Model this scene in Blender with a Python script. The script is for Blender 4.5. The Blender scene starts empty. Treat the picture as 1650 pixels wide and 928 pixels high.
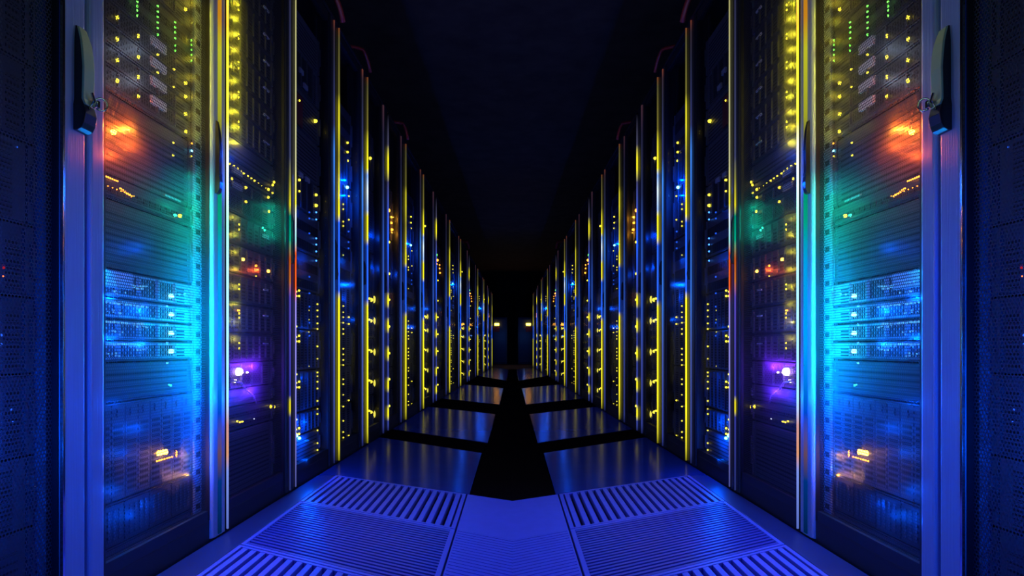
import bpy, math, random
from mathutils import Vector
import numpy as np
random.seed(7)
SC = bpy.context.scene
COL = SC.collection
F = 1100.0; CX = 826.0; HY = 560.0; EYE = 0.6
UF = 0.93                      # distance of the cabinet fronts from the aisle axis
UE = 0.97                      # distance of the equipment faces
TH = math.atan(17.0/F)         # each row converges slightly
CT, ST = math.cos(TH), math.sin(TH)
CABH = 2.2
LEFT = []                      # every top-level object of the left half, mirrored at the end

# ------------------------------------------------------------------ geometry of the view
def zrow(px, u=UF):
    k = (px-CX)/F
    return u*(CT+k*ST)/(ST-k*CT)
def world(u, z):
    return (-u*CT+z*ST, u*ST+z*CT)
def hrow(px, py, u=UF):
    z = zrow(px, u)
    return EYE+(HY-py)/F*(u*ST+z*CT)
def ground(px, py):
    y = F*EYE/(py-HY)
    return ((px-CX)/F*y, y)

# ------------------------------------------------------------------ materials
MATS = {}
def nodes(name):
    m = bpy.data.materials.new(name); m.use_nodes = True
    nt = m.node_tree; nt.nodes.clear()
    return m, nt, nt.nodes, nt.links
def pbr(name, col, rough=.5, metal=0., noise=0., nscale=30., bump=0., spec=.5, stretch=None):
    if name in MATS: return MATS[name]
    m, nt, N, L = nodes(name)
    out = N.new('ShaderNodeOutputMaterial'); b = N.new('ShaderNodeBsdfPrincipled')
    b.inputs['Base Color'].default_value = (*col, 1); b.inputs['Roughness'].default_value = rough
    b.inputs['Metallic'].default_value = metal; b.inputs['Specular IOR Level'].default_value = spec
    L.new(b.outputs[0], out.inputs[0])
    if noise or bump:
        tc = N.new('ShaderNodeTexCoord'); nz = N.new('ShaderNodeTexNoise'); nz.inputs['Scale'].default_value = nscale
        mp = N.new('ShaderNodeMapping')
        if stretch: mp.inputs['Scale'].default_value = stretch
        L.new(tc.outputs['Object'], mp.inputs[0]); L.new(mp.outputs[0], nz.inputs[0])
        if noise:
            mr = N.new('ShaderNodeMapRange'); mr.inputs[3].default_value = 1-noise; mr.inputs[4].default_value = 1+noise
            mx = N.new('ShaderNodeMix'); mx.data_type = 'RGBA'; mx.blend_type = 'MULTIPLY'; mx.inputs[0].default_value = 1
            mx.inputs[6].default_value = (*col, 1)
            L.new(nz.outputs[0], mr.inputs[0]); L.new(mr.outputs[0], mx.inputs[7]); L.new(mx.outputs[2], b.inputs['Base Color'])
        if bump:
            bp = N.new('ShaderNodeBump'); bp.inputs['Strength'].default_value = bump; bp.inputs['Distance'].default_value = .002
            L.new(nz.outputs[0], bp.inputs['Height']); L.new(bp.outputs[0], b.inputs['Normal'])
    MATS[name] = m; return m
def emit(name, col, st):
    if name in MATS: return MATS[name]
    m, nt, N, L = nodes(name)
    out = N.new('ShaderNodeOutputMaterial'); e = N.new('ShaderNodeEmission')
    e.inputs[0].default_value = (*col, 1); e.inputs[1].default_value = st
    L.new(e.outputs[0], out.inputs[0]); MATS[name] = m; return m
def ramp_streak(name, stops, st, hmax=CABH):
    """streak of reflected glow on a post, painted as emission colour by height"""
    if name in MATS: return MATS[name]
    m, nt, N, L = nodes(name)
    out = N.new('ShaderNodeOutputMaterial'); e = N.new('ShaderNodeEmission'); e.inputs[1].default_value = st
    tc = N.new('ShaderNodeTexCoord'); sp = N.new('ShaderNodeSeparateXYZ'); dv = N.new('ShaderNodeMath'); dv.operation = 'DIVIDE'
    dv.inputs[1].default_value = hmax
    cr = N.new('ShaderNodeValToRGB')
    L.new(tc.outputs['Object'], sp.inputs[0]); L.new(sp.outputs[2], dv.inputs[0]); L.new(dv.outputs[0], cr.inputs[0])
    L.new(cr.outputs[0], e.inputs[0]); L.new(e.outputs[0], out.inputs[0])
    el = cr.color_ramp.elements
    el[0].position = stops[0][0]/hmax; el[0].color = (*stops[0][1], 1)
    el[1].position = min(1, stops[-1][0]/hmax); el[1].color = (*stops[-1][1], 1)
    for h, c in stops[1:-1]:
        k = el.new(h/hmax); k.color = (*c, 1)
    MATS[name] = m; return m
def glass(name, tint, ior, rough):
    if name in MATS: return MATS[name]
    m, nt, N, L = nodes(name)
    out = N.new('ShaderNodeOutputMaterial'); t = N.new('ShaderNodeBsdfTransparent'); t.inputs[0].default_value = (*tint, 1)
    g = N.new('ShaderNodeBsdfGlossy'); g.inputs['Roughness'].default_value = rough; g.inputs[0].default_value = (.8, .8, .8, 1)
    lw = N.new('ShaderNodeLayerWeight'); lw.inputs[0].default_value = .5; pw = N.new('ShaderNodeMath'); pw.operation = 'POWER'; pw.inputs[1].default_value = 5
    fr = N.new('ShaderNodeMapRange'); fr.inputs[3].default_value = .02; fr.inputs[4].default_value = ior; mx = N.new('ShaderNodeMixShader')
    L.new(lw.outputs['Facing'], pw.inputs[0]); L.new(pw.outputs[0], fr.inputs[0]); L.new(fr.outputs[0], mx.inputs[0]); L.new(t.outputs[0], mx.inputs[1]); L.new(g.outputs[0], mx.inputs[2]); L.new(mx.outputs[0], out.inputs[0])
    MATS[name] = m; return m

M = dict(
    black=pbr('black_powder_coat', (.012, .012, .015), .45, 0, .3, 60),
    inner=pbr('black_inner_steel', (.008, .008, .01), .6),
    alu=pbr('brushed_aluminium', (.30, .37, .47), .42, .25, .12, 40, .25, stretch=(6, 6, .15)),
    dalu=pbr('dark_anodised_aluminium', (.035, .038, .045), .35, .6, .1, 40, .2, stretch=(6, 6, .15)),
    mesh=pbr('perforated_steel', (.035, .037, .045), .45, .2),
    chassis=pbr('dark_server_chassis', (.10, .10, .11), .5, .2, .2, 80),
    bezel=pbr('grey_server_bezel', (.11, .115, .13), .45, .2, .25, 120, .3),
    tray=pbr('drive_tray_plastic', (.055, .06, .07), .4, .1, .2, 90),
    slot=pbr('black_vent_slot', (.004, .004, .005), .7),
    light_bezel=pbr('silver_server_bezel', (.5, .52, .56), .4, .3, .2, 120, .3),
    label=pbr('white_label', (.75, .78, .82), .5, 0, .35, 260),
    chrome=pbr('chrome', (.8, .8, .82), .12, 1),
    lever=pbr('satin_handle_reflected_tint', (.62, .70, .30), .4, .3),  # reflected yellow light is mixed into this base colour
    rubber=pbr('black_handle_plastic', (.01, .01, .011), .35),
    red=pbr('red_cable_jacket', (.35, .03, .02), .45),
    redp=pbr('dark_red_plate', (.18, .02, .02), .5),
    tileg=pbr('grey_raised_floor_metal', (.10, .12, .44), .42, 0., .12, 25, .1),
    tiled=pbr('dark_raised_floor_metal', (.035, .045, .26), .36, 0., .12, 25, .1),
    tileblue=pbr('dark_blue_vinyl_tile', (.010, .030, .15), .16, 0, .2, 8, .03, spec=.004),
    tileblack=pbr('black_tile_and_light_fade', (.007, .0045, .003), .6, 0, .3, 8, spec=0.),
    cavity=pbr('black_underfloor', (.004, .004, .006), .8),
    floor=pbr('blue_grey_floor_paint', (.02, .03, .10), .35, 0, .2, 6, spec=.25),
    wall=pbr('dark_wall_paint', (.012, .012, .014), .8, 0, .3, 4),
    ceil=pbr('dark_ceiling_panel', (.036, .034, .026), .9, 0, .85, 5, .3),
    panelblue=pbr('dark_blue_cabinet_paint', (.03, .07, .16), .5, 0, .15, 6),
    glass=glass('smoked_door_glass', (.9, .92, .96), .30, .08),
)
LEDC = dict(
    yellow=emit('led_yellow', (1, .78, .04), 3.5), dyellow=emit('led_dim_yellow', (.9, .75, .08), 1.6),
    green=emit('led_green', (.15, 1, .08), 4), orange=emit('led_orange', (1, .3, .02), 7),
    amber=emit('led_bright_amber', (1, .42, .03), 22), red=emit('led_red', (1, .1, .02), 6),
    dred=emit('led_dim_red', (.7, .02, .05), .5),
    blue=emit('led_blue', (.05, .25, 1), 5), dblue=emit('led_dim_blue', (.02, .12, .9), 1.1),
    cyan=emit('led_cyan', (.15, .7, 1), 9), white=emit('led_violet_white', (.85, .6, 1), 30),
    teal=emit('led_teal', (.05, .9, .5), 4), glint_cyan=emit('glint_pale_cyan', (.12, .5, 1), 1.1), pale=emit('led_pale', (.7, .8, 1), 2))

# ------------------------------------------------------------------ mesh building
class MB:
    def __init__(s): s.v = []; s.f = []; s.m = []; s.mats = []; s.smooth = []
    def mi(s, mat):
        if mat not in s.mats: s.mats.append(mat)
        return s.mats.index(mat)
    def add(s, vs, fs, mat, smooth=False):
        o = len(s.v); k = s.mi(mat); s.v += [tuple(p) for p in vs]
        for f in fs: s.f.append(tuple(i+o for i in f)); s.m.append(k); s.smooth.append(smooth)
        return s
    def box(s, x0, x1, y0, y1, z0, z1, mat):
        vs = [(x, y, z) for x in (x0, x1) for y in (y0, y1) for z in (z0, z1)]
        fs = [(0, 1, 3, 2), (4, 6, 7, 5), (0, 4, 5, 1), (2, 3, 7, 6), (0, 2, 6, 4), (1, 5, 7, 3)]
        return s.add(vs, fs, mat)
    def prism(s, poly, z0, z1, mat):       # poly: ccw list of (x, y)
        n = len(poly); vs = [(x, y, z0) for x, y in poly]+[(x, y, z1) for x, y in poly]
        fs = [tuple(range(n-1, -1, -1)), tuple(range(n, 2*n))]+[(i, (i+1) % n, n+(i+1) % n, n+i) for i in range(n)]
        return s.add(vs, fs, mat)
    def loft(s, rings, mat, smooth=True):
        n = len(rings[0]); vs = [p for r in rings for p in r]; fs = []
        for k in range(len(rings)-1):
            for i in range(n): fs.append((k*n+i, k*n+(i+1) % n, (k+1)*n+(i+1) % n, (k+1)*n+i))
        fs += [tuple(range(n-1, -1, -1)), tuple((len(rings)-1)*n+i for i in range(n))]
        return s.add(vs, fs, mat, smooth)
    def tube(s, pts, r, mat, n=10):
        pts = [Vector(p) for p in pts]; rings = []
        for i, p in enumerate(pts):
            d = (pts[min(i+1, len(pts)-1)]-pts[max(i-1, 0)]).normalized()
            a = Vector((0, 0, 1)) if abs(d.z) < .9 else Vector((1, 0, 0))
            u = d.cross(a).normalized(); w = u.cross(d)
            rings.append([p+u*r*math.cos(t*2*math.pi/n)+w*r*math.sin(t*2*math.pi/n) for t in range(n)])
        return s.loft(rings, mat)
    def mesh(s, name):
        me = bpy.data.meshes.new(name); me.from_pydata(s.v, [], s.f)
        for m in s.mats: me.materials.append(m)
        me.polygons.foreach_set('material_index', s.m); me.polygons.foreach_set('use_smooth', s.smooth)
        me.update(); return me
    def build(s, name, parent=None, bevel=0., loc=None):
        return link(name, s.mesh(name), parent, bevel, loc)
def link(name, me, parent=None, bevel=0., loc=None, scale=None):
    o = bpy.data.objects.new(name, me); COL.objects.link(o)
    if parent: o.parent = parent
    if bevel:
        b = o.modifiers.new('bevel', 'BEVEL'); b.width = bevel; b.segments = 2; b.limit_method = 'ANGLE'
    if loc: o.location = loc
    if scale: o.scale = scale
    return o
def thing(name, u, z, h=0., row=True):
    o = bpy.data.objects.new(name, None); COL.objects.link(o); o.empty_display_size = .05
    if row:
        x, y = world(u, z); o.location = (x, y, h); o.rotation_euler.z = -TH
    else: o.location = (u, z, h)
    return o
def tag(o, label, cat, group=None, left=True):
    o['label'] = label; o['category'] = cat
    if group: o['group'] = group
    if left: LEFT.append(o)
    return o
def struct(name, mb):
    o = mb.build(name); o['kind'] = 'structure'; return o

# ------------------------------------------------------------------ the perforated sheet (real hexagonal holes)
def perforated(w, h, pitch, name):
    rowh = pitch*math.sqrt(3)/2; nx = int(w/pitch); nz = int(h/rowh)
    R = pitch/math.sqrt(3); r = R*.70
    ang = np.radians(np.arange(6)*60+30)
    I, J = np.meshgrid(np.arange(nx), np.arange(nz), indexing='ij')
    cy = (I+.5*(J % 2)+.5)*pitch; cz = (J+.5)*rowh
    cy = cy.ravel(); cz = cz.ravel(); n = cy.size
    oy = cy[:, None]+R*np.cos(ang); oz = cz[:, None]+R*np.sin(ang)
    iy = cy[:, None]+r*np.cos(ang); iz = cz[:, None]+r*np.sin(ang)
    oy = np.clip(oy, 0, w); iy = np.clip(iy, 0, w)
    V = np.zeros((n, 12, 3), dtype=np.float32)
    V[:, :6, 1] = oy; V[:, :6, 2] = oz; V[:, 6:, 1] = iy; V[:, 6:, 2] = iz
    k = np.arange(6); k2 = (k+1) % 6
    q = np.stack([k, k2, k2+6, k+6], 1).ravel()
    Fc = (np.arange(n)[:, None]*12+q[None, :]).ravel().astype(np.int32)
    me = bpy.data.meshes.new(name); me.vertices.add(n*12); me.vertices.foreach_set('co', V.ravel())
    nf = n*6; me.loops.add(nf*4); me.loops.foreach_set('vertex_index', Fc)
    me.polygons.add(nf); me.polygons.foreach_set('loop_start', np.arange(nf, dtype=np.int32)*4)
    me.update(calc_edges=True); me.materials.append(M['mesh']); return me
PANEL_W, PANEL_H = .55, 2.04
PERF = perforated(PANEL_W, PANEL_H, .0082, 'mesh_panel')

# ------------------------------------------------------------------ emissive streaks painting reflections and glow on the posts
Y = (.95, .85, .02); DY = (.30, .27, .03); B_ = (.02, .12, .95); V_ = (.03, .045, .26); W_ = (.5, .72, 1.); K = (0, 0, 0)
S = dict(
 far_yellow=ramp_streak('streak_yellow_blue', [(.02, K), (.1, (.5, .45, .02)), (.3, Y), (.84, Y), (.88, B_), (1.22, B_), (1.26, Y), (1.4, (.6, .55, .02)), (1.55, DY), (1.70, (.6, .55, .02)), (1.80, (.5, .45, .02)), (1.86, (.12, .11, .02)), (2.13, (.06, .055, .02)), (2.19, (.12, .03, .01))], 1.2),
 glow_yellow=ramp_streak('streak_yellow_blue_white', [(.02, K), (.1, (.5, .45, .02)), (.3, Y), (.84, Y), (.88, B_), (1.2, B_), (1.24, Y), (1.37, Y), (1.41, (.3, .5, 1)), (1.52, (.7, .85, 1)), (1.61, (.2, .4, 1)), (1.65, Y), (1.80, (.6, .55, .02)), (1.88, (.14, .12, .02)), (2.13, (.06, .055, .02)), (2.19, (.12, .03, .01))], 1.25),
 violet=ramp_streak('streak_violet', [(.02, K), (.1, V_), (.5, (.04, .06, .32)), (.85, (.03, .09, .5)), (1.3, (.02, .08, .45)), (1.6, (.02, .03, .1)), (2.0, (.015, .015, .04)), (2.18, (.05, .02, .03))], 1.0),
 bluev=ramp_streak('streak_violet_blue', [(.02, K), (.1, V_), (.6, (.06, .1, .4)), (.85, (.04, .17, .7)), (1.3, (.02, .12, .6)), (1.4, (.04, .2, .8)), (1.55, (.05, .25, .9)), (1.68, (.03, .04, .16)), (2.0, (.02, .022, .05)), (2.13, (.03, .02, .03)), (2.18, (.12, .03, .02))], 1.0),
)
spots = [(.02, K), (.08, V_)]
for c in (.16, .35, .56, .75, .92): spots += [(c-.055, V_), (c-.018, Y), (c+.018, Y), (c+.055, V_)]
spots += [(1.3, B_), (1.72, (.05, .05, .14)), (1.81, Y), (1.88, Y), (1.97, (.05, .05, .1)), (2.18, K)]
S['spots'] = ramp_streak('streak_yellow_spots', spots, 1.15)
S['B_edge'] = ramp_streak('streak_door_edge', [(.02, (.05, .08, .3)), (.22, (.12, .18, .5)), (.27, (.45, .2, .1)), (.36, (.4, .2, .2)), (.45, (.25, .6, 1)), (.88, (.35, .85, 1)), (.98, (.3, 1, .7)), (1.16, (.75, .85, 1)), (1.24, (.8, .8, .5)), (1.30, (.9, .85, .05)), (1.54, (.9, .85, .03)), (1.60, (1, .5, .03)), (1.67, (1, .6, .05)), (2.1, (.3, .3, .02))], 1.7)
S['B_wide'] = ramp_streak('streak_door_wide', [(.02, (0, .01, .05)), (.2, (.0, .03, .2)), (.28, (.12, .06, .1)), (.4, (0, .06, .6)), (.6, (0, .35, .95)), (.85, (0, .35, .8)), (.98, (0, .35, .22)), (1.1, (.0, .28, .15)), (1.2, (.05, .05, .06)), (1.30, (.35, .36, .02)), (1.5, (.5, .5, .02)), (1.6, (.55, .22, .01)), (2.1, (.3, .2, .01))], 1.0)
S['C_edge'] = ramp_streak('streak_second_edge', [(.02, (.05, .06, .25)), (.4, (.2, .2, .65)), (.78, (.3, .25, .8)), (.84, (1, .12, .02)), (.98, (.9, .1, .01)), (1.03, (.3, .8, .8)), (1.13, (.8, .9, 1)), (1.18, Y), (1.26, (.8, .75, .2)), (1.34, (.5, .5, .28)), (2.1, (.35, .33, .12))], 1.1)
S['C_dim'] = ramp_streak('streak_second_dim', [(.02, (.02, .03, .15)), (.33, (.04, .05, .4)), (.35, Y), (.39, Y), (.41, (.04, .05, .5)), (.8, (.12, .08, .6)), (.86, (.7, .2, .03)), (.95, (.6, .1, .01)), (1.02, (0, .5, .3)), (1.12, (0, .3, .2)), (1.16, Y), (1.26, (.3, .3, .05)), (1.35, (.05, .06, .16)), (2.1, (.02, .02, .06))], .9)
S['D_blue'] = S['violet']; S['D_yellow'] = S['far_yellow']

# ------------------------------------------------------------------ cabinets
ORD = ['nearest', 'second', 'third', 'fourth', 'fifth', 'sixth', 'seventh', 'eighth', 'ninth', 'tenth', 'eleventh', 'twelfth', 'thirteenth', 'fourteenth', 'fifteenth', 'sixteenth']
NTH = ['lowest', 'second', 'third', 'fourth', 'fifth', 'sixth', 'seventh', 'eighth', 'ninth', 'tenth', 'eleventh', 'twelfth', 'thirteenth', 'fourteenth', 'fifteenth', 'sixteenth', 'seventeenth', 'eighteenth', 'nineteenth', 'twentieth', 'twenty-first']
def post(W0, W1, mat, front=.012, back=-.05, seg=6):
    """a door-frame post with a rounded aisle-side face"""
    mb = MB(); r = min(.012, (W1-W0)*.35); pts = [(back, W0), (front-r, W0)]
    for i in range(1, seg): a = math.pi/2*i/seg; pts.append((front-r+r*math.sin(a), W0+r-r*math.cos(a)))
    pts.append((front, W0+r)); pts.append((front, W1-r))
    for i in range(1, seg): a = math.pi/2*i/seg; pts.append((front-r+r*math.cos(a), W1-r+r*math.sin(a)))
    pts += [(front-r, W1), (back, W1)]
    z0 = .035; z1 = CABH-.01
    return mb.loft([[(x, y, z) for x, y in pts] for z in (z0, z1)], mat, False)
def handle(parent, y, z0, z1, front=.012, key=True):
    """swing handle: base, curved lever, key with ring"""
    H = z1-z0; w = .034 if key else .018; k0 = 1. if key else .6
    mb = MB(); rings = []
    for t, k in [(0, .35), (.02, .75), (.07, 1), (.16, 1.15), (.24, .95), (.3, .72), (.6, .80), (.85, .55), (.97, .2), (1, .1)]:
        d = .022*k*k0; yy = w*.5*(1.12 if t < .25 else .96-.25*max(0, t-.8)/.2)
        rings.append([(front-.004, y-yy, z0+t*H), (front+d, y-yy, z0+t*H), (front+d, y+yy, z0+t*H), (front-.004, y+yy, z0+t*H)])
    mb.loft(rings, M['rubber'], False)
    base = mb.build('handle', parent, .0015)
    lv = MB(); rings = []
    for t, k in [(.245, .93), (.3, .74), (.4, .76), (.6, .81), (.75, .70), (.85, .56), (.93, .34), (.99, .14)]:
        d = .022*k*k0; ww = w*(.50-.16*max(0, t-.8)/.2)
        rings.append([(front+d-.001, y-ww, z0+t*H), (front+d+.004*k0, y-ww, z0+t*H), (front+d+.004*k0, y+ww, z0+t*H), (front+d-.001, y+ww, z0+t*H)])
    lv.loft(rings, M['lever'] if key else M['rubber'], False).build('lever', base, .0012)
    if key:
        kb = MB(); zc = z0+H*.20
        kb.box(front+.020, front+.036, y+.004, y+.012, zc+.010, zc+.024, M['chrome'])
        kb.tube([(front+.034+.008*math.cos(a), y+.018+.008*math.cos(a), zc+.020+.013*math.sin(a)) for a in [i*math.pi/9 for i in range(-8, 9)]], .0022, M['chrome'], 6)
        kb.tube([(front+.02, y-.004, zc+.002), (front+.032, y-.002, zc+.02), (front+.030, y-.006, zc+.036)], .003, M['chrome'], 6)
        kb.build('key', base)
    return base
def cabinet(px0, px1, idx, pw0, pw1, door, strips, hz, label, post_mat=('alu', 'alu'), key=False, backing=False):
    z0 = px0 if px0 < 3 and isinstance(px0, float) else zrow(px0); z1 = zrow(px1); W = z1-z0
    t = thing('server_cabinet', UF, z0)
    sh = MB(); D = 1.0
    sh.box(-D, -.02, .001, .012, .03, CABH-.005, M['inner']); sh.build('side_panel', t)
    MB().box(-D, -.02, W-.012, W-.001, .03, CABH-.005, M['inner']).build('side_panel', t)
    MB().box(-D, -D+.012, .013, W-.013, .03, CABH-.005, M['inner']).build('back_panel', t)
    MB().box(-D, .010, .001, W-.001, CABH-.005, CABH+.012, M['black']).build('top_panel', t, .003)
    MB().box(-D+.02, .002, .004, W-.004, 0, .09, M['black']).build('plinth', t, .003)
    if pw0 > .003: post(.002, pw0, M[post_mat[0]]).build('frame_post', t)
    post(W-pw1, W-.002, M[post_mat[1]]).build('frame_post', t)
    a, b = max(pw0, .004), W-pw1
    if key: MB().box(.008, .015, W-pw1-.004, W-pw1+.003, .05, 2.17, M['chrome']).build('trim_bead', t, .001)
    fr = MB(); fw = .012
    fr.box(-.018, .004, a+.001, a+fw, .09, 2.19, M['black']); fr.box(-.018, .004, b-.006, b-.001, .09, 2.19, M['black'])
    fr.box(-.018, .004, a+fw, b-fw, .09, .12, M['black']); fr.box(-.018, .004, a+fw, b-fw, 2.15, 2.19, M['black'])
    d = fr.build('door', t)
    if door == 'mesh':
        link('mesh_panel', PERF, d, loc=(-.006, a+fw, .115), scale=(1, (b-a-fw-.006)/PANEL_W, 1))
    else:
        MB().box(-.009, -.004, a+fw, b-fw, .12, 2.15, M['glass']).build('glass_panel', d)
    for y in (a+.027, b-.027):
        MB().box(-.055, -.045, y-.009, y+.009, .095, 2.17, M['black']).build('mounting_rail', t)
    if backing:
        cc = MB().box(-.0245, -.0195, b-.046, b-.006, .10, 2.16, M['alu'])
        for i in range(40): cc.box(-.0195, -.0185, b-.038, b-.014, .13+i*.05, .145+i*.05, M['slot'])
        cc.build('glow_backing', t)  # added pale panel catching the glow at the door edge
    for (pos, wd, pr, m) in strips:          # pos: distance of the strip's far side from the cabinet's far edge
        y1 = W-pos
        MB().box(.0125, .0125+pr, y1-wd, y1, .04, 2.185, S[m]).build('painted_streak', t)  # emissive bar standing in for light reflected by the post
    if hz: handle(t, W-pw1*hz[0], hz[1], hz[2], key=key)
    tag(t, label, 'server cabinet', 'server cabinets in two facing rows')
    return dict(root=t, z0=z0, z1=z1, W=W, a=a+.018, b=b-.018, units=[], idx=idx)

# ------------------------------------------------------------------ rack equipment
_cache = {}
def led_mesh(col):
    if ('led', col) in _cache: return _cache[('led', col)]
    mb = MB(); rings = []; n = 10
    for k, (x, r) in enumerate([(-.6, 1), (0, 1), (.45, .85), (.75, .5), (.85, .1)]):
        rings.append([(x, r*math.cos(i*2*math.pi/n), r*math.sin(i*2*math.pi/n)) for i in range(n)])
    mb.loft(rings, LEDC[col]); me = mb.mesh('status_light_'+col); _cache[('led', col)] = me; return me
NAMES = dict(server='rack_server', array='drive_array', switch='network_switch', blade='blade_enclosure', blank='blank_panel', psu='power_unit')
CATS = dict(server='server', array='disk array', switch='network switch', blade='blade server', blank='blank panel', psu='power supply')
def unit(cab, h0, h1, kind, look, light=False, detail=2):
    du = .008 if look.startswith('red-glowing') else 0.
    y0 = cab['a']; y1 = cab['b']; w = y1-y0; H = h1-h0-.003
    t = thing(NAMES[kind], UE+du, cab['z0']+y0, h0)
    body = M['light_bezel'] if light else M['chassis']; face = M['light_bezel'] if light else M['bezel']
    ch = MB().box(-.62, -.004, .022, w-.022, 0, H, M['chassis'])
    ch.box(-.004, 0, .0, w, 0, H, M['chassis']); ch.build('chassis', t, .0015)
    for s in (0, 1):
        e = MB(); yy = 0 if s == 0 else w-.016
        e.box(0, .006, yy, yy+.016, .002, H-.002, face); e.box(.006, .014, yy+.004, yy+.009, H*.25, H*.75, face)
        if detail > 1: e.build('mounting_ear', t, .001)
        else: e.build('mounting_ear', t)
    a, b = .019, w-.019
    if kind == 'server':
        fb = MB(); n = 4; gw = (b-a)/5.
        fb.box(0, .003, b-gw+.002, b, .003, H-.003, face)
        nn = max(2, int((H-.012)/.009))
        for i in range(nn): fb.box(.003, .0042, b-gw+.008, b-.035, .006+i*.009, .010+i*.009, M['slot'])
        fb.build('bezel', t)
        for i in range(n):
            p, q = a+i*gw+.001, a+(i+1)*gw-.001
            tr = MB().box(0, .005, p, q, .003, H-.003, face if light else M['tray'])
            for k in range(6):
                yy = p+(q-p)*(.1+.13*k); tr.box(.005, .0056, yy, yy+(q-p)*.07, .008, H-.009, M['slot'])
            tr.box(.005, .011, q-.010, q-.004, .005, H-.005, face)
            tr.build('drive_tray', t)
    elif kind == 'array':
        n = 8 if detail > 1 else 4; gw = (b-a)/n
        for i in range(n):
            p, q = a+i*gw+.001, a+(i+1)*gw-.001
            tr = MB().box(0, .006, p, q, .003, H-.003, M['tray'])
            nn = max(2, int((H-.03)/.012))
            for k in range(nn): tr.box(.006, .0066, p+gw*.15, q-gw*.3, .012+k*.012, .018+k*.012, M['slot'])
            tr.box(.006, .012, q-gw*.18, q-gw*.05, .008, H-.008, face); tr.build('drive_tray', t)
    elif kind == 'switch':
        pr = MB().box(0, .003, a, b, .003, H-.003, M['tray']); n = 16; gw = (b-a)/n
        rows = 2 if H > .06 else 1
        for r in range(rows):
            for i in range(n):
                hh = (H-.012)/rows; zz = .006+r*hh
                pr.box(.003, .0045, a+i*gw+.003, a+(i+1)*gw-.003, zz+.003, zz+hh*.55, M['slot'])
        pr.build('port_row', t)
    elif kind == 'blade':
        n = 8; gw = (b-a)/n
        for i in range(n):
            p, q = a+i*gw+.0015, a+(i+1)*gw-.0015
            bl = MB().box(0, .008, p, q, .004, H-.004, M['bezel'])
            nn = int((H-.06)/.014)
            for k in range(nn): bl.box(.008, .0087, p+gw*.15, q-gw*.15, .02+k*.014, .028+k*.014, M['slot'])
            bl.box(.008, .012, p+gw*.3, q-gw*.3, H-.032, H-.012, face); bl.build('blade_module', t)
    elif kind == 'psu':
        for i in range(4):
            gw = (b-a)/4; p, q = a+i*gw+.003, a+(i+1)*gw-.003
            g = MB().box(0, .006, p, q, .004, H-.004, M['tray'])
            for k in range(4): yy = p+gw*(.14+.2*k); g.box(.006, .009, yy, yy+gw*.08, .015, H-.015, face)
            g.build('fan_grille', t)
    else:
        g = MB().box(0, .003, a, b, .003, H-.003, M['chassis'])
        nn = max(1, int((H-.02)/.016))
        for k in range(nn): g.box(.003, .0036, a+.02, b-.02, .01+k*.016, .015+k*.016, M['slot'])
        g.build('vent_plate', t)
    n = len(cab['units'])
    cn = ORD[cab['idx']]
    pos = ('lowest' if n == 0 else NTH[n]+' from bottom')
    tag(t, f"{look}, {pos} in {cn} cabinet of left row", CATS[kind], 'rack equipment inside the cabinets')
    t.scale = (1, 1, 1)
    cab['units'].append(dict(root=t, h0=h0, h1=h1, z=cab['z0']+y0, w=w, kind=kind, look=look, light=light, du=du))
    return t
def find(cab, h):
    return min(cab['units'], key=lambda q: 0 if q['h0'] <= h <= q['h1'] else min(abs(h-q['h0']), abs(h-q['h1'])))
def led(cab, px, py, col, r=.003, ext=.012, zr=1.):
    z = zrow(px, UE-ext); h = hrow(px, py, UE-ext); q = find(cab, h)
    if q['du']: u2 = UE-ext+q['du']; z = zrow(px, u2); h = hrow(px, py, u2)
    y = min(max(z-q['z'], .004), q['w']-.004); zz = min(max(h-q['h0'], .004), q['h1']-q['h0']-.006)
    return link('status_light', led_mesh(col), q['root'], loc=(ext-.001, y, zz), scale=(r*1.2, r, r*zr))
def plate(cab, px, py, wy, hz, mat, name='label_plate', ext=.013):
    z = zrow(px, UE); h = hrow(px, py, UE); q = find(cab, h)
    y = min(max(z-q['z'], wy/2), q['w']-wy/2); zz = min(max(h-q['h0'], hz/2+.001), q['h1']-q['h0']-hz/2-.004)
    return MB().box(.004, ext, -wy/2, wy/2, -hz/2, hz/2, M[mat]).build(name, q['root'], loc=(0, y, zz))
LAMPS = []
def lamp(u, z, h, col, w, r=.01, row=True, mirror=True):  # added glow light, no real lamp
    l = bpy.data.lights.new('added_glow', 'POINT'); l.color = col; l.energy = w; l.shadow_soft_size = 0  # added point light without fixture; zero size leaves it unseen
    o = bpy.data.objects.new('added_glow', l); COL.objects.link(o)
    x, y = world(u, z) if row else (u, z); o.location = (x, y, h)
    if mirror: LAMPS.append(o)
    return o
def lampx(px, py, u, col, w, r=.01): return lamp(u, zrow(px, u), hrow(px, py, u), col, w, r)  # added glow light without fixture, placed by pixel position

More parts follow.
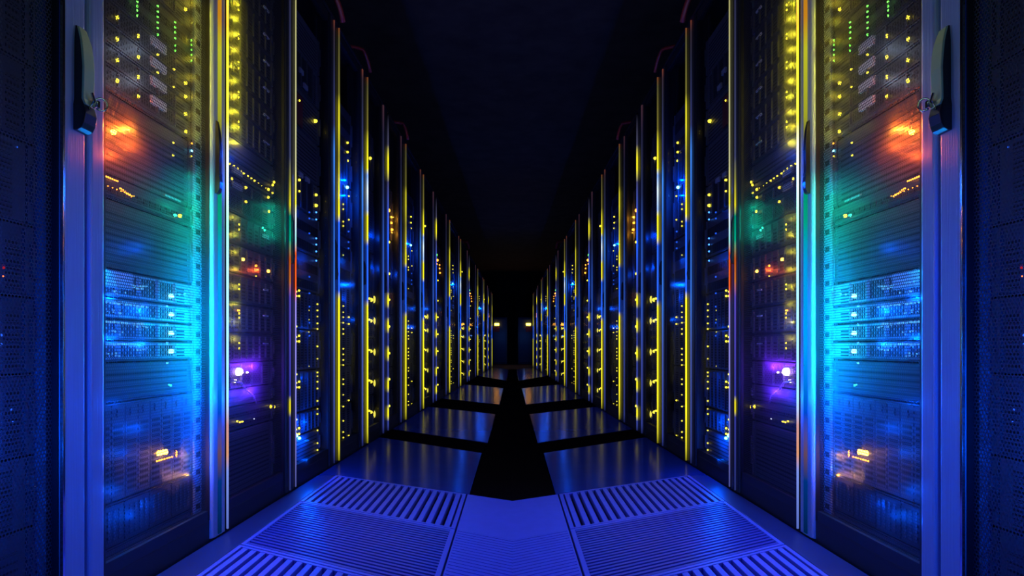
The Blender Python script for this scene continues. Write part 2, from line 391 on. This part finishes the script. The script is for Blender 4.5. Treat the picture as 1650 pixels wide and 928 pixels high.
# ---- nearest cabinet (left border of the picture)
zA0 = .72
def wz(p0, p1): return zrow(p1)-zrow(p0)
A = cabinet(zA0, 132.2, 0, .03, wz(92, 132.2), 'mesh', [], (.35, 1.045, 1.262), 'black mesh cabinet with aluminium door post, nearest in left row, cut by picture edge', key=True)
B = cabinet(134, 358.5, 1, wz(134, 162), wz(336, 358.5), 'mesh', [(.040, .020, .003, 'B_wide'), (-.002, .003, .006, 'B_edge')], (.72, 1.06, 1.28), 'mesh door cabinet with orange and cyan glow, second in left row', backing=True)
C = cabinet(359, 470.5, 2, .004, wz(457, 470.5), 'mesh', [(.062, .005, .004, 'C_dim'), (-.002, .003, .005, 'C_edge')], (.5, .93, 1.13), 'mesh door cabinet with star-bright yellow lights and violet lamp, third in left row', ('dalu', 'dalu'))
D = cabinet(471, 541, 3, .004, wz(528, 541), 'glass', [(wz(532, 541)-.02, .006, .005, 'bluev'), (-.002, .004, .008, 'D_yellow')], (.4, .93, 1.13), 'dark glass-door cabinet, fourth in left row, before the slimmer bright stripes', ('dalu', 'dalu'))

def units(cab, lst, detail=2):
    for a, b, k, look, *rest in lst: unit(cab, a, b, k, look, bool(rest), detail)
units(A, [(.10, .25, 'blank', 'black vented panel'), (.25, .39, 'server', 'blue-lit perforated server'), (.39, .55, 'array', 'dark drive array'), (.55, .70, 'array', 'dim blue drive array'),
          (.70, .84, 'array', 'dark drive array with red light'), (.84, 1.0, 'server', 'unlit dark server'), (1.0, 1.15, 'array', 'black drive array'), (1.15, 1.32, 'array', 'black drive array')])
units(B, [(.10, .13, 'blank', 'thin black panel'), (.13, .235, 'psu', 'power unit with upright blue fins'), (.235, .47, 'blade', 'blade enclosure with amber light'), (.475, .565, 'blank', 'dark blue vented panel'),
          (.57, .618, 'server', 'cyan-lit silver server', 1), (.62, .668, 'server', 'cyan-lit silver server', 1), (.67, .718, 'server', 'cyan-lit silver server', 1), (.72, .785, 'server', 'cyan-lit silver server with pale label', 1),
          (.79, .95, 'blank', 'tall dark vented panel'), (.953, 1.005, 'switch', 'switch with orange light row'), (1.01, 1.205, 'blank', 'red-glowing vented unit'),
          (1.21, 1.258, 'server', 'dark server with white label'), (1.26, 1.308, 'server', 'dark server with white label'), (1.31, 1.358, 'server', 'dark server with white label'), (1.36, 1.412, 'server', 'dark server with white label'),
          (1.415, 1.52, 'switch', 'switch with green light columns'), (1.525, 1.573, 'server', 'dark server with yellow lights'), (1.575, 1.623, 'server', 'dark server with yellow lights'), (1.625, 1.70, 'server', 'dark server')])
units(C, [(.10, .32, 'blank', 'black vented panel'), (.323, .40, 'switch', 'switch with short yellow light bar'), (.403, .46, 'blank', 'dark panel'), (.463, .55, 'server', 'server with violet-white lamp')]
      + [(.553+.1*i, .65+.1*i, 'array', 'drive array with yellow lights') for i in range(5)]
      + [(1.055, 1.12, 'server', 'dark server with teal lights'), (1.123, 1.175, 'server', 'server with pale blue label'), (1.178, 1.23, 'switch', 'switch with yellow dotted row'), (1.233, 1.30, 'blank', 'dark blank panel')]
      + [(1.303+.1*i, 1.40+.1*i, 'array', 'drive array with yellow lights') for i in range(7)])
units(D, [(.10, .22, 'blank', 'black vented panel'), (.223, .32, 'array', 'array with blue glow'), (.323, .50, 'array', 'array with yellow light cluster'), (.503, .68, 'array', 'array with yellow light cluster'), (.683, .85, 'array', 'array with yellow light cluster'),
          (.853, 1.02, 'switch', 'switch with blue dots'), (1.023, 1.2, 'switch', 'switch with blue dots'), (1.203, 1.36, 'server', 'server with yellow lights'), (1.363, 1.55, 'blank', 'black vented panel'),
          (1.553, 1.72, 'blank', 'dark red-faced panel'), (1.723, 1.88, 'server', 'server with one yellow light'), (1.883, 2.05, 'blank', 'black vented panel')])

# LEDs of the second cabinet
for y in (28, 63, 97, 130): led(B, 190, y, 'yellow', .0034, zr=1.5)
for y in (58, 92, 124, 155): led(B, 224, y, 'yellow', .003, zr=1.6)
for y in (130, 157, 186, 214, 15): led(B, 300, y, 'yellow', .0042, zr=1.2)
for x, y in ((281, 112), (281, 140), (280, 230), (280, 250), (315, 80), (315, 92), (255, 88), (255, 117)): led(B, x, y, 'yellow', .0028)
for x, ys in ((222, (3, 10, 17, 25)), (255, (10, 19, 27, 36, 45, 56)), (283, (36, 44, 52, 62, 73, 84)), (309, (65, 72, 80, 88, 98))):
    for y in ys: led(B, x, y, 'green', .0022, zr=1.4)
for y in (67, 97, 128, 160): plate(B, 250, y, .07, .022, 'label')
led(B, 184, 213, 'amber', .006); led(B, 310, 243, 'cyan', .0035); led(B, 310, 231, 'orange', .0025); led(B, 309, 252, 'yellow', .0025)
for i in range(7): led(B, 168+i*3.6, 283+i*1.5, 'orange', .0022)
for i in range(6): led(B, 195+i*3.6, 304+i*2.5, 'orange', .0024)
for i in range(8): led(B, 168+i*7, 297+i*2.7, 'orange', .0013)
led(B, 283, 347, 'teal', .004); led(B, 291, 348, 'yellow', .005)
plate(B, 279, 320, .085, .007, 'light_bezel', 'trim_bar', .008)
for y in (477, 507, 537, 566): led(B, 277, y, 'cyan', .0062)
for x, y in ((270, 490), (270, 520), (270, 550), (270, 580), (290, 474), (298, 474)): led(B, x, y, 'blue', .003)
plate(B, 184, 443, .11, .04, 'label')
for y0, n1 in ((455, 11), (487, 11), (520, 11), (556, 11)):  # added pale dots imitating the lit pattern of the mesh
    for i in range(n1):
        led(B, 166+i*6.4, y0+i*6.4*(HY-y0)/(843-166)-1+random.uniform(-1.5, 1.5), 'glint_cyan', random.choice((.0022, .003, .0036)))
    for i in range(5): led(B, 168+i*5+random.uniform(0, 20), y0+13+i*1.2, 'glint_cyan', .002)
    for i in range(4): led(B, 222+i*5, y0+8+random.uniform(-3, 3), 'glint_cyan', .0028)
led(B, 273, 620, 'teal', .002); led(B, 276, 621, 'teal', .003)
for i in range(4): led(B, 256+i*4.2, 730-i*.6, 'amber', .0046, zr=1.6)
for i in range(7): led(B, 254+i*4, 743-i*1.1, 'orange', .0026)
led(B, 285, 731, 'orange', .002, zr=5)
# LEDs of the third cabinet
for y in (40, 90, 140, 190, 362, 413, 462, 512, 562): led(C, 365.5, y, 'yellow', .0052); led(C, 365.5, y-10, 'yellow', .0026)
for y in (8, 16, 55, 62, 100, 110, 148, 157, 196, 205): led(C, 385, y, 'yellow', .0026, zr=1.4)
for y in (362, 370, 458, 466, 505, 512, 553, 561): led(C, 386, y, 'yellow', .0026, zr=1.3)
led(C, 385, 500, 'orange', .004)
for i in range(14): led(C, 365+i*5.8+random.uniform(-1, 1), 260+i*3.9, 'yellow', random.choice((.002, .003, .0036)))
for x, y in ((374, 288), (397, 302), (397, 325), (433, 305), (433, 318), (434, 340), (440, 298), (450, 300)): led(C, x, y, 'yellow', .0042, zr=1.2)
for x, y in ((424, 367), (427, 371)): led(C, x, y, 'teal', .0036)
for y in (277, 300): plate(C, 378, y, .07, .02, 'light_bezel')
plate(C, 424, 381, .05, .014, 'light_bezel')
for i in range(6): plate(C, 425, 15+43*i, .05, .006, 'label', 'handle_highlight')  # white bars paint the highlight on each drive handle
for y in (467, 509, 554): plate(C, 424, y, .04, .006, 'label', 'handle_highlight')
led(C, 392, 418, 'amber', .0055); led(C, 413, 428, 'orange', .004); led(C, 433, 437, 'amber', .0055); led(C, 413, 447, 'yellow', .0025)
led(C, 385.5, 599, 'white', .013); led(C, 399, 600, 'white', .003); led(C, 380, 614, 'white', .005)
for x, y in ((383, 679), (387, 680), (391, 679)): led(C, x, y, 'yellow', .0035)
led(C, 410, 675, 'pale', .0025)
for x in (437, 444): led(C, x, 655, 'yellow', .0042, zr=1.6)
q = find(C, .49)
MB().tube([(.015, .10, .03), (.03, .14, .02), (.02, .19, .0), (.03, .24, -.03), (.02, .29, -.06)], .004, M['light_bezel']).build('cable_tail', q['root'])
# LEDs of the fourth cabinet
for x, y, c, r in ((483, 162, 'yellow', .004), (509, 195, 'yellow', .008), (483, 290, 'yellow', .005), (483, 308, 'yellow', .004), (510, 314, 'yellow', .006), (510, 331, 'yellow', .007),
                   (478, 526, 'yellow', .004), (478, 603, 'yellow', .004), (478, 676, 'yellow', .004), (478, 752, 'yellow', .005)): led(D, x, y, c, r)
for cy in (472, 545, 619, 694):
    for dx, dy in ((-2.5, -2), (2.5, -4), (-2, 5), (2.5, 5)): led(D, 480+dx, cy+dy, 'yellow', .0042)
for y in (490, 500, 510, 521, 531, 558, 578, 600, 606, 615, 626, 646, 657, 667, 693, 714, 725): led(D, 512, y, 'yellow' if y not in (510, 578, 606, 657) else 'dyellow', .0034)
for y in (315, 342, 352, 384, 394, 405, 420): led(D, 510, y, 'blue' if y > 320 else 'dyellow', .0036)
for y in (343, 352, 376, 446, 470, 494, 520, 541): led(D, 499, y, 'dblue', .004)
for y in (323, 338, 345, 370): led(D, 477, y, 'blue', .003)
led(D, 478, 703, 'cyan', .007); led(D, 483, 706, 'cyan', .006)
for y in (500, 515, 535, 590): led(D, 498, y, 'dyellow', .003)
for x, y in ((482, 115), (489, 140), (481, 277), (492, 287)): plate(D, x, y, .05, .02, 'light_bezel', 'badge_plate')
plate(D, 478, 190, .10, .13, 'redp', 'front_cover', .010)
# LEDs of the nearest cabinet
for x, y, c, r in ((6, 430, 'dred', .004), (6, 445, 'red', .0012), (2, 205, 'pale', .0008), (28, 237, 'dblue', .0018), (2, 540, 'dblue', .003), (2, 555, 'dblue', .003), (20, 660, 'dblue', .002), (22, 680, 'dblue', .002), (84, 776, 'pale', .0006)): led(A, x, y, c, r)

# ---- repeating group of three slimmer cabinets
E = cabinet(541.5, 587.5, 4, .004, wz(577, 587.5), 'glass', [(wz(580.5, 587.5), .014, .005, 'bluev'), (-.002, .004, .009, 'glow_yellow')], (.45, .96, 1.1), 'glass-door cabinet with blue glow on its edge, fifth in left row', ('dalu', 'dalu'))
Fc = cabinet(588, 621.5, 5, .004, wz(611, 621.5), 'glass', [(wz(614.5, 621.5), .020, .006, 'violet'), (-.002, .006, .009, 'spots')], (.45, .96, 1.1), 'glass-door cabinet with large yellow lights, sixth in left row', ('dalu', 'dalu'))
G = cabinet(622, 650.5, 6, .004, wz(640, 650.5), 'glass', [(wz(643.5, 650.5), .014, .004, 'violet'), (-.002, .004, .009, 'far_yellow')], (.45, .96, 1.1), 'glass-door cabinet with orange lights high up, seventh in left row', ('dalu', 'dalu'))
units(E, [(.10, .30, 'array', 'array with yellow dots'), (.303, .50, 'array', 'array with yellow dots'), (.503, .74, 'array', 'array with yellow dots'), (.743, .95, 'array', 'array with yellow dots'), (.953, 1.2, 'switch', 'switch with faint blue dots'), (1.203, 1.48, 'server', 'server with yellow dots'), (1.483, 1.66, 'server', 'server with blue lamp'), (1.663, 1.9, 'switch', 'switch with three yellow lights')], 1)
units(Fc, [(.10, .30, 'array', 'array with big yellow light'), (.303, .46, 'array', 'array with big yellow light'), (.463, .66, 'array', 'array with big yellow light'), (.663, .84, 'array', 'array with big yellow light'), (.843, 1.2, 'array', 'array with big yellow light'), (1.203, 1.6, 'blank', 'black vented panel'), (1.603, 1.95, 'server', 'server with one yellow light')], 1)
units(G, [(.10, .30, 'array', 'array with yellow light'), (.303, .46, 'array', 'array with yellow light'), (.463, .66, 'array', 'array with yellow light'), (.663, .84, 'array', 'array with yellow light'), (.843, 1.1, 'array', 'array with yellow light'), (1.103, 1.38, 'server', 'server with yellow light'), (1.383, 1.75, 'server', 'server with orange and green lights')], 1)
for y in (329, 337, 357, 364, 411, 493, 503, 511, 520, 530, 538, 562, 571, 580, 589, 611, 619, 636, 655, 678, 696, 705, 714):
    led(E, 553.5, y, 'dyellow' if y in (411, 503, 636) else 'yellow', .0038)
for y in (316, 354, 511, 522, 645, 702, 710): led(E, 562.5, y, 'yellow', .0042)
for y in (373, 390, 400): led(E, 562, y, 'dblue', .005)
for y in (230, 245, 259): led(E, 560.5, y, 'yellow', .006)
led(E, 560, 301, 'cyan', .008)
for y in (483, 517, 566, 615, 664): led(Fc, 598, y, 'yellow', .013 if y == 483 else .010); led(Fc, 595.5, y-2, 'yellow', .006); led(Fc, 608, y+1, 'dyellow', .010, zr=2.5)  # tall dim lights imitate reflection streaks beside the big ones
led(Fc, 597, 255, 'yellow', .009)
for y in (390, 441, 483, 526, 569, 611, 654): led(G, 627, y, 'yellow', .009)
led(G, 625, 326, 'green', .008, zr=1.6)
for x, y, r in ((626, 339, .014), (625, 349, .008), (631, 350, .007), (631, 359, .008), (632, 370, .009)): led(G, x, y, 'orange', r)

def copy_tree(o, parent=None):
    c = o.copy(); COL.objects.link(c); c.parent = parent
    for ch in list(o.children): copy_tree(ch, c)
    return c
LOOKC = ['glass-door cabinet with blue glow on its edge', 'glass-door cabinet with large yellow lights', 'glass-door cabinet with orange lights high up']
bounds = [651, 679.5, 700.5, 722.5, 740.5, 754.5, 768.5, 778.5, 786.2, 792]
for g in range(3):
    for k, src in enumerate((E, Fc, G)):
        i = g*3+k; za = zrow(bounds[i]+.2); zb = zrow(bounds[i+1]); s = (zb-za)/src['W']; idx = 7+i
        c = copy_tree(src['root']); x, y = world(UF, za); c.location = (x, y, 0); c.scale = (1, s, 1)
        tag(c, f"{LOOKC[k]}, {ORD[idx]} in left row", 'server cabinet', 'server cabinets in two facing rows')
        for j, q in enumerate(src['units']):
            r = copy_tree(q['root']); zz = za+(q['z']-src['z0'])*s; x, y = world(UE, zz); r.location = (x, y, q['h0']); r.scale = (1, s, 1)
            pos = 'lowest' if j == 0 else NTH[j]+' from bottom'
            tag(r, f"{q['look']}, {pos} in {ORD[idx]} cabinet of left row", CATS[q['kind']], 'rack equipment inside the cabinets')

# ------------------------------------------------------------------ added point lights imitating glow inside and beside the cabinets
RED = (1, .12, .01); TEAL = (0, .8, .45); CY = (.0, .45, 1); BL = (.0, .08, 1); YL = (1, .85, .03); AM = (1, .4, .02); VI = (.35, .1, 1)
lampx(222, 208, .918, RED, 1.3); lampx(222, 210, .925, AM, .28)
lampx(246, 235, .905, RED, .6); lampx(214, 250, .908, RED, .45)
def mixc(a, b, t): return tuple(p+(q-p)*t for p, q in zip(a, b))
keys = [(285, TEAL, .05), (330, TEAL, .13), (385, (0, .75, .6), .10), (430, CY, .20), (500, CY, .36), (570, CY, .34), (620, (0, .3, 1), .22), (670, BL, .26), (770, BL, .10)]
for y in range(285, 770, 13):
    for (ya, ca, wa), (yb, cb, wb) in zip(keys, keys[1:]):
        if ya <= y < yb:
            tt = (y-ya)/(yb-ya); c = mixc(ca, cb, tt); w = wa+(wb-wa)*tt
            lampx(338, y, .908, c, w*.9)
            if y % 2: lampx(322, y, .925, c, w*.45)
lampx(290, 335, .945, TEAL, .08)
for x, y in ((190, 480), (190, 545), (240, 500), (240, 555)): lampx(x, y, .925, (.0, .10, 1), .6)
lampx(275, 520, .94, CY, .2); lampx(185, 443, .94, CY, .06)
lampx(303, 735, .935, AM, .25, .015); lampx(303, 765, .935, AM, .15, .015); lampx(262, 730, .94, AM, .05)
for x, y, w in ((228, 650, .25), (262, 690, .35), (228, 790, .25), (262, 400, .25), (250, 830, .25), (240, 730, .25)): lampx(x, y, .90, BL, w, .08)
for x, y in ((185, 840), (250, 812)): lampx(x, y, .945, BL, .15, .01)
for y in (5, 35, 65, 95, 125, 155, 185, 215): lampx(338, y, .908, YL, .07)
lampx(275, 80, .885, (.6, .75, 1), .10); lampx(275, 130, .885, (.6, .75, 1), .10)
for y in range(5, 235, 25): lampx(394, y, .918, YL, .17)
for y in range(350, 550, 28): lampx(394, y, .918, YL, .07)
for y in (410, 440, 470): lampx(460, y, .93, RED, .25, .015)
lampx(420, 435, .93, RED, .22, .03)
for y in (335, 350, 365, 380): lampx(460, y, .908, TEAL, .14)
lampx(388, 600, .935, VI, .35, .01); lampx(430, 590, .905, (.16, .02, 1), 1.5); lampx(430, 630, .9, (.10, .02, 1), 1.5)
for x, y, w in ((430, 250, .5), (425, 640, 1.3), (390, 640, 1.3), (370, 500, .4), (430, 520, .6), (372, 600, .6), (400, 300, .4)): lampx(x, y, .86, BL, w, .06)
for x, y, w in ((500, 680, 1.3), (503, 710, 1.3), (495, 740, .6)): lampx(x, y, .925, BL, w, .02)
for x, y, w in ((500, 420, .3), (500, 530, .3), (490, 340, .2), (500, 610, .3)): lampx(x, y, .935, BL, w, .06)
lampx(572, 290, .905, BL, 2.5); lampx(572, 315, .905, BL, 2.5)
for x, y in ((560, 420), (604, 430), (634, 440), (560, 480), (604, 380)): lampx(x, y, .945, BL, .35)
lampx(640, 350, .92, AM, .5, .02); lampx(640, 375, .92, AM, .4, .02)
for x, y, w in ((20, 785, 1.9), (20, 420, .7), (20, 600, 1.3), (55, 700, .9), (40, 280, .12)): lampx(x, y, .84, BL, w, .06)
for i, bx in ((1, 690), (1, 745), (1, 771)): lampx(bx, 560-(560-430)*(843-bx)/283, .90, BL, 2.5)
for bx in (667, 735, 775): lampx(bx+3, 560-258*(843-bx-3)/267, .90, BL, 5)
# ------------------------------------------------------------------ red cables over the cabinets
def cable(z0, name, lab, r):
    mb = MB(); pts = []
    for i in range(17):
        a = i/16.; pts.append((.03-.25*(1-a)**2*1.0, -.28*(1-a)+.02, .0+.055*math.sin(a*math.pi*.55)-.10*max(0, a-.7)/.3))
    mb.tube(pts, r, M['red']); o = mb.build(name)
    x, y = world(UF, z0); o.location = (x, y, CABH+.052+r*1.3); o.rotation_euler.z = -TH
    return tag(o, lab, 'cable', 'red cables on top of the cabinets')
cable(zrow(541), 'red_cable', 'red cable looping over the top corner of fourth cabinet of left row', .014)
cable(zrow(587), 'red_cable', 'red cable looping over the top corner of fifth cabinet of left row', .010)
cable(zrow(650), 'red_cable', 'red cable looping over the top corner of seventh cabinet of left row', .012)
cable(zrow(752), 'red_cable', 'red cable looping over the top corner of twelfth cabinet of left row', .025)

# ------------------------------------------------------------------ floor: skewed raised tiles
XC, XI, XO = -.003, -.178, -.79
SK = -.645
def skew(x, z): return z+SK*(x-XI)       # z: depth of the line where it crosses XI
def para(x0, x1, z0, z1, k=SK):
    return [(x0, z0+k*(x0-XI)), (x1, z0+k*(x1-XI)), (x1, z1+k*(x1-XI)), (x0, z1+k*(x0-XI))]
TZ = [1.02, 1.585, 2.143, 2.66]; TH0 = .004; TH1 = .030; g = .003
def slot_tile(x0, x1, z0, z1, kind, lab):
    t = thing('floor_grille', x0, z0, 0, row=False)
    ox, oz = x0, z0
    def P(poly): return [(a-ox, b-oz) for a, b in poly]
    fr = MB(); e = .014
    fr.prism(P(para(x0, x0+e, z0, z1)), TH0, TH1, M['tileg']); fr.prism(P(para(x1-e, x1, z0, z1)), TH0, TH1, M['tileg'])
    fr.prism(P(para(x0+e, x1-e, z0, z0+e)), TH0, TH1, M['tileg']); fr.prism(P(para(x0+e, x1-e, z1-e, z1)), TH0, TH1, M['tileg'])
    fr.build('tile_frame', t, .001)
    MB().prism(P(para(x0+e, x1-e, z0+e, z1-e)), .001, TH0, M['cavity']).build('tile_pan', t)
    if kind == 'long':
        n = 18; w = (x1-x0-2*e)/n
        for i in range(n):
            a = x0+e+w*(i+.22); b = x0+e+w*(i+.78)
            MB().prism(P(para(a, b, z0+e, z1-e)), .006, TH1-.001, M['tileg']).build('slat', t, .001)
    else:
        n = 22; w = (z1-z0-2*e)/n
        for i in range(n):
            a = z0+e+w*(i+.2); b = z0+e+w*(i+.8)
            MB().prism(P(para(x0+e, x1-e, a, b)), .006, TH1-.001, M['tiled']).build('slat', t, .001)
    tag(t, lab, 'floor grille', 'slotted floor grilles')
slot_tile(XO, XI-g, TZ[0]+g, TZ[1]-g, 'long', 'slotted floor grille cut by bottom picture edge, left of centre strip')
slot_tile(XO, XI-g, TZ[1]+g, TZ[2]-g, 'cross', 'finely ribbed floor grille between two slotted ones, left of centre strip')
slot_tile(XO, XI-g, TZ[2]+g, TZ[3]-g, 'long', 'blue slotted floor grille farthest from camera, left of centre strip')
def flat_tile(poly, mat, lab, rib=None, thick=TH1-.001):
    ox, oz = poly[0]
    t = thing('floor_tile', ox, oz, 0, row=False)
    p = [(a-ox, b-oz) for a, b in poly]
    MB().prism(p, .001, thick, mat).build('tile_panel', t, .0015)
    if rib:
        rb = MB(); n, z0, z1, x0, x1 = rib
        for i in range(n):
            a = z0+(z1-z0)*(i+.25)/n; b = z0+(z1-z0)*(i+.75)/n
            rb.prism([(q-ox, w-oz) for q, w in para(x0+.004, x1, a, b)], thick-.001, thick+.0025, mat)
        rb.build('tread_ribs', t)
    tag(t, lab, 'floor tile', 'raised floor tiles')
    return t
def chevron(z0, z1, k0, k1):
    return [(XI+g, z0), (0, z0-k0), (-XI-g, z0), (-XI-g, z1), (0, z1-k1), (XI+g, z1)]
KC = -SK*(0-XI)
def centre_tile(poly, mat, lab, rib=None):
    ox, oz = 0, poly[0][1]; t = thing('floor_tile', ox, oz, 0, row=False); th = TH1-.001
    MB().prism([(a, b-oz) for a, b in poly], .001, th, mat).build('tile_panel', t)
    if rib:
        n, z0, z1 = rib; rb = MB()
        for i in range(n):
            a = z0+(z1-z0)*(i+.3)/n-oz; b = z0+(z1-z0)*(i+.7)/n-oz
            rb.prism([(XI+.008, a), (0, a-KC), (-XI-.008, a), (-XI-.008, b), (0, b-KC), (XI+.008, b)], th-.001, th+.0015, mat)
        rb.build('tread_ribs', t)
    return tag(t, lab, 'floor tile', 'raised floor tiles', left=False)
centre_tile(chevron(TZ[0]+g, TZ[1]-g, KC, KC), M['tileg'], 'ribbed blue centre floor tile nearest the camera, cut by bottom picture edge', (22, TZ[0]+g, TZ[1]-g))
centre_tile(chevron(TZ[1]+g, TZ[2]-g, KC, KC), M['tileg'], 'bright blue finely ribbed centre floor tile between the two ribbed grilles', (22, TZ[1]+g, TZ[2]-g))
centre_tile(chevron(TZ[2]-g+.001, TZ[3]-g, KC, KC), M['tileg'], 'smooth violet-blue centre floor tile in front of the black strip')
def rowx(z, m=.004):     # x of the cabinet fronts at depth z
    # world x of the line u=UF-m at world y=z
    zz = (z-(UF-m)*ST)/CT; return -(UF-m)*CT+zz*ST
def patch(xr, z_near_l, z_near_r, z_far_l, z_far_r, mat, lab, xl=None):
    a = xl if xl is not None else rowx(z_near_l, .012); b = xl if xl is not None else rowx(z_far_l, .012)
    if xl is None: a = max(a, rowx(z_near_l, .012)); 
    return flat_tile([(a, z_near_l), (xr, z_near_r), (xr, z_far_r), (b, z_far_l)], mat, lab)
# edge strip between grilles and cabinets
pe = [(rowx(1.3, .012), 1.02+SK*(XO-XI)), (XO-g, 1.02+SK*(XO-XI)), (XO-g, skew(XO, TZ[3])-g), (rowx(3.0, .012), skew(XO, TZ[3])-g)]
flat_tile(pe, M['floor'], 'smooth blue floor strip between grilles and cabinets of left row')
fw = 'dark blue glossy floor panel'
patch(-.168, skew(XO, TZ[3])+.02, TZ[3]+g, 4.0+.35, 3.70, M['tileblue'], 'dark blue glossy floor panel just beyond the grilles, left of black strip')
patch(-.158, 4.36, 3.71, 4.78, 4.09, M['tileblack'], 'floor panel painted black for fading light, beyond first dark blue panel, left side')  # black panels paint the dark end of each fading blue stretch
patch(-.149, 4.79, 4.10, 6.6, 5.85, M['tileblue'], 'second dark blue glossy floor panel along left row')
patch(-.140, 6.61, 5.86, 7.67, 6.86, M['tileblack'], 'floor panel painted black for fading light, beyond second blue panel, left side')
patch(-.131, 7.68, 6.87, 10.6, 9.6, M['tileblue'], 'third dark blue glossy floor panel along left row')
patch(-.120, 10.61, 9.61, 13.8, 11.8, M['tileblack'], 'floor panel painted black for fading light, beyond third blue panel, left side')
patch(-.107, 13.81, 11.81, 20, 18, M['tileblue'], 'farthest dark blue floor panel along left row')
# black centre strip
for (a, b, x0, x1, nm) in ((TZ[3]+g, 4.09, .166, .155, 'wide black centre floor strip beyond the blue centre tile'), (4.10, 6.86, .147, .138, 'black centre floor strip between the second dark blue panels'), (6.87, 11.8, .129, .118, 'black centre floor strip between the third dark blue panels'), (11.81, 18, .105, .105, 'farthest black centre floor strip')):
    k = KC if a < 3 else 0
    centre_tile([(-x0, a), (0, a-k), (x0, a), (x1, b), (-x1, b)], M['tileblack'], nm)
struct('floor', MB().box(-2.4, 2.4, -1.2, 25, -.05, 0, M['cavity']))
struct('ceiling', MB().box(-2.4, 2.4, -1.2, 25, 3.3, 3.36, M['ceil']))
struct('wall_left', MB().box(-2.46, -2.4, -1.2, 25, 0, 3.3, M['wall']))
struct('wall_right', MB().box(2.4, 2.46, -1.2, 25, 0, 3.3, M['wall']))
struct('wall_far', MB().box(-2.46, 2.46, 25, 25.06, 0, 3.36, M['wall']))
struct('wall_back', MB().box(-2.46, 2.46, -1.26, -1.2, 0, 3.36, M['wall']))

# ------------------------------------------------------------------ end cabinet with amber lamp
yz = 24.0
t = thing('control_cabinet', -.70, yz, 0, row=False)
MB().box(0, .50, 0, .5, .03, 1.66, M['panelblue']).build('body', t, .01)
MB().box(.03, .47, -.02, 0, .08, 1.61, M['panelblue']).build('door', t, .006)
MB().box(.49, .505, -.03, .0, .03, 1.66, M['bezel']).build('edge_trim', t)
MB().box(.0, .505, -.035, .0, 0, .03, M['redp']).build('base_trim', t)
MB().box(.02, .24, -.03, -.02, 1.15, 1.32, M['redp']).build('sign_plate', t)
lp = MB(); lp.box(.07, .22, -.05, -.02, 1.38, 1.45, LEDC['amber']); lp.build('signal_lamp', t)
tag(t, 'dark blue control cabinet with amber lamp at far end, left of centre', 'control cabinet', 'control cabinets at the far end')
lamp(-.4, 23.3, 1.0, (.1, .3, 1), 1.2, .05, row=False)

# ------------------------------------------------------------------ mirror everything to the right
def mirror(o):
    c = copy_tree(o); c.location.x = -o.location.x; c.rotation_euler.z = -o.rotation_euler.z
    c.scale = (-o.scale.x, o.scale.y, o.scale.z)
    c['label'] = o['label'].replace('left', 'right')
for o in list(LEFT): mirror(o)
for o in LAMPS:
    c = o.copy(); COL.objects.link(c); c.location.x = -o.location.x

# ------------------------------------------------------------------ added fill lights for the room, no fixtures
def spot(loc, tgt, col, w, ang, r=.15, blend=.8):  # added coloured fill spots with no fixture in the room
    l = bpy.data.lights.new('fill_spot', 'SPOT'); l.color = col; l.energy = w; l.spot_size = math.radians(ang); l.spot_blend = blend; l.shadow_soft_size = r
    o = bpy.data.objects.new('fill_spot', l); COL.objects.link(o); o.location = loc
    o.rotation_euler = (Vector(tgt)-Vector(loc)).to_track_quat('-Z', 'Y').to_euler(); return o
spot((0, 1.2, 3.1), (0, 1.8, 0), (.018, .04, 1), 215, 40)
for q in (-1, 1):
    spot((q*-.5, .55, .9), (q*.93, 1.40, .38), (.0, .035, 1), 38, 52, .1)
    spot((q*-.5, .55, 1.5), (q*.93, 1.40, 1.28), (.30, .60, .38), 8, 34, .3)
for z, w in ((3.1, 2.2), (4.7, 5), (7.5, 7), (13.6, 16)):
    spot((0, z, 3.1), (0, z, 0), (.0, .10, 1), w*2.5, 26, blend=1)
W = bpy.data.worlds.new('room_dark'); SC.world = W; W.use_nodes = True
W.node_tree.nodes['Background'].inputs[0].default_value = (.02, .02, .02, 1); W.node_tree.nodes['Background'].inputs[1].default_value = 0.0
l = bpy.data.lights.new('ceiling_fill', 'AREA'); l.energy = 1.3; l.shape = 'RECTANGLE'; l.size = 3.0; l.size_y = 22; l.color = (1, .98, .97)  # added area fill that lifts the tone of the ceiling
o = bpy.data.objects.new('ceiling_fill', l); COL.objects.link(o); o.location = (0, 11, 2.6); o.rotation_euler = (math.pi, 0, 0)

cam = bpy.data.cameras.new('camera'); co = bpy.data.objects.new('camera', cam); COL.objects.link(co)
co.location = (0, 0, EYE); co.rotation_euler = (math.pi/2, 0, 0)
cam.sensor_width = 36; cam.lens = F/1650*36; cam.shift_x = -1/1650; cam.shift_y = (HY-464)/1650; cam.clip_start = .02
SC.camera = co
vs = SC.view_settings; vs.view_transform = 'Standard'; vs.look = 'None'; vs.exposure = 0; vs.gamma = 1; vs.use_curve_mapping = False
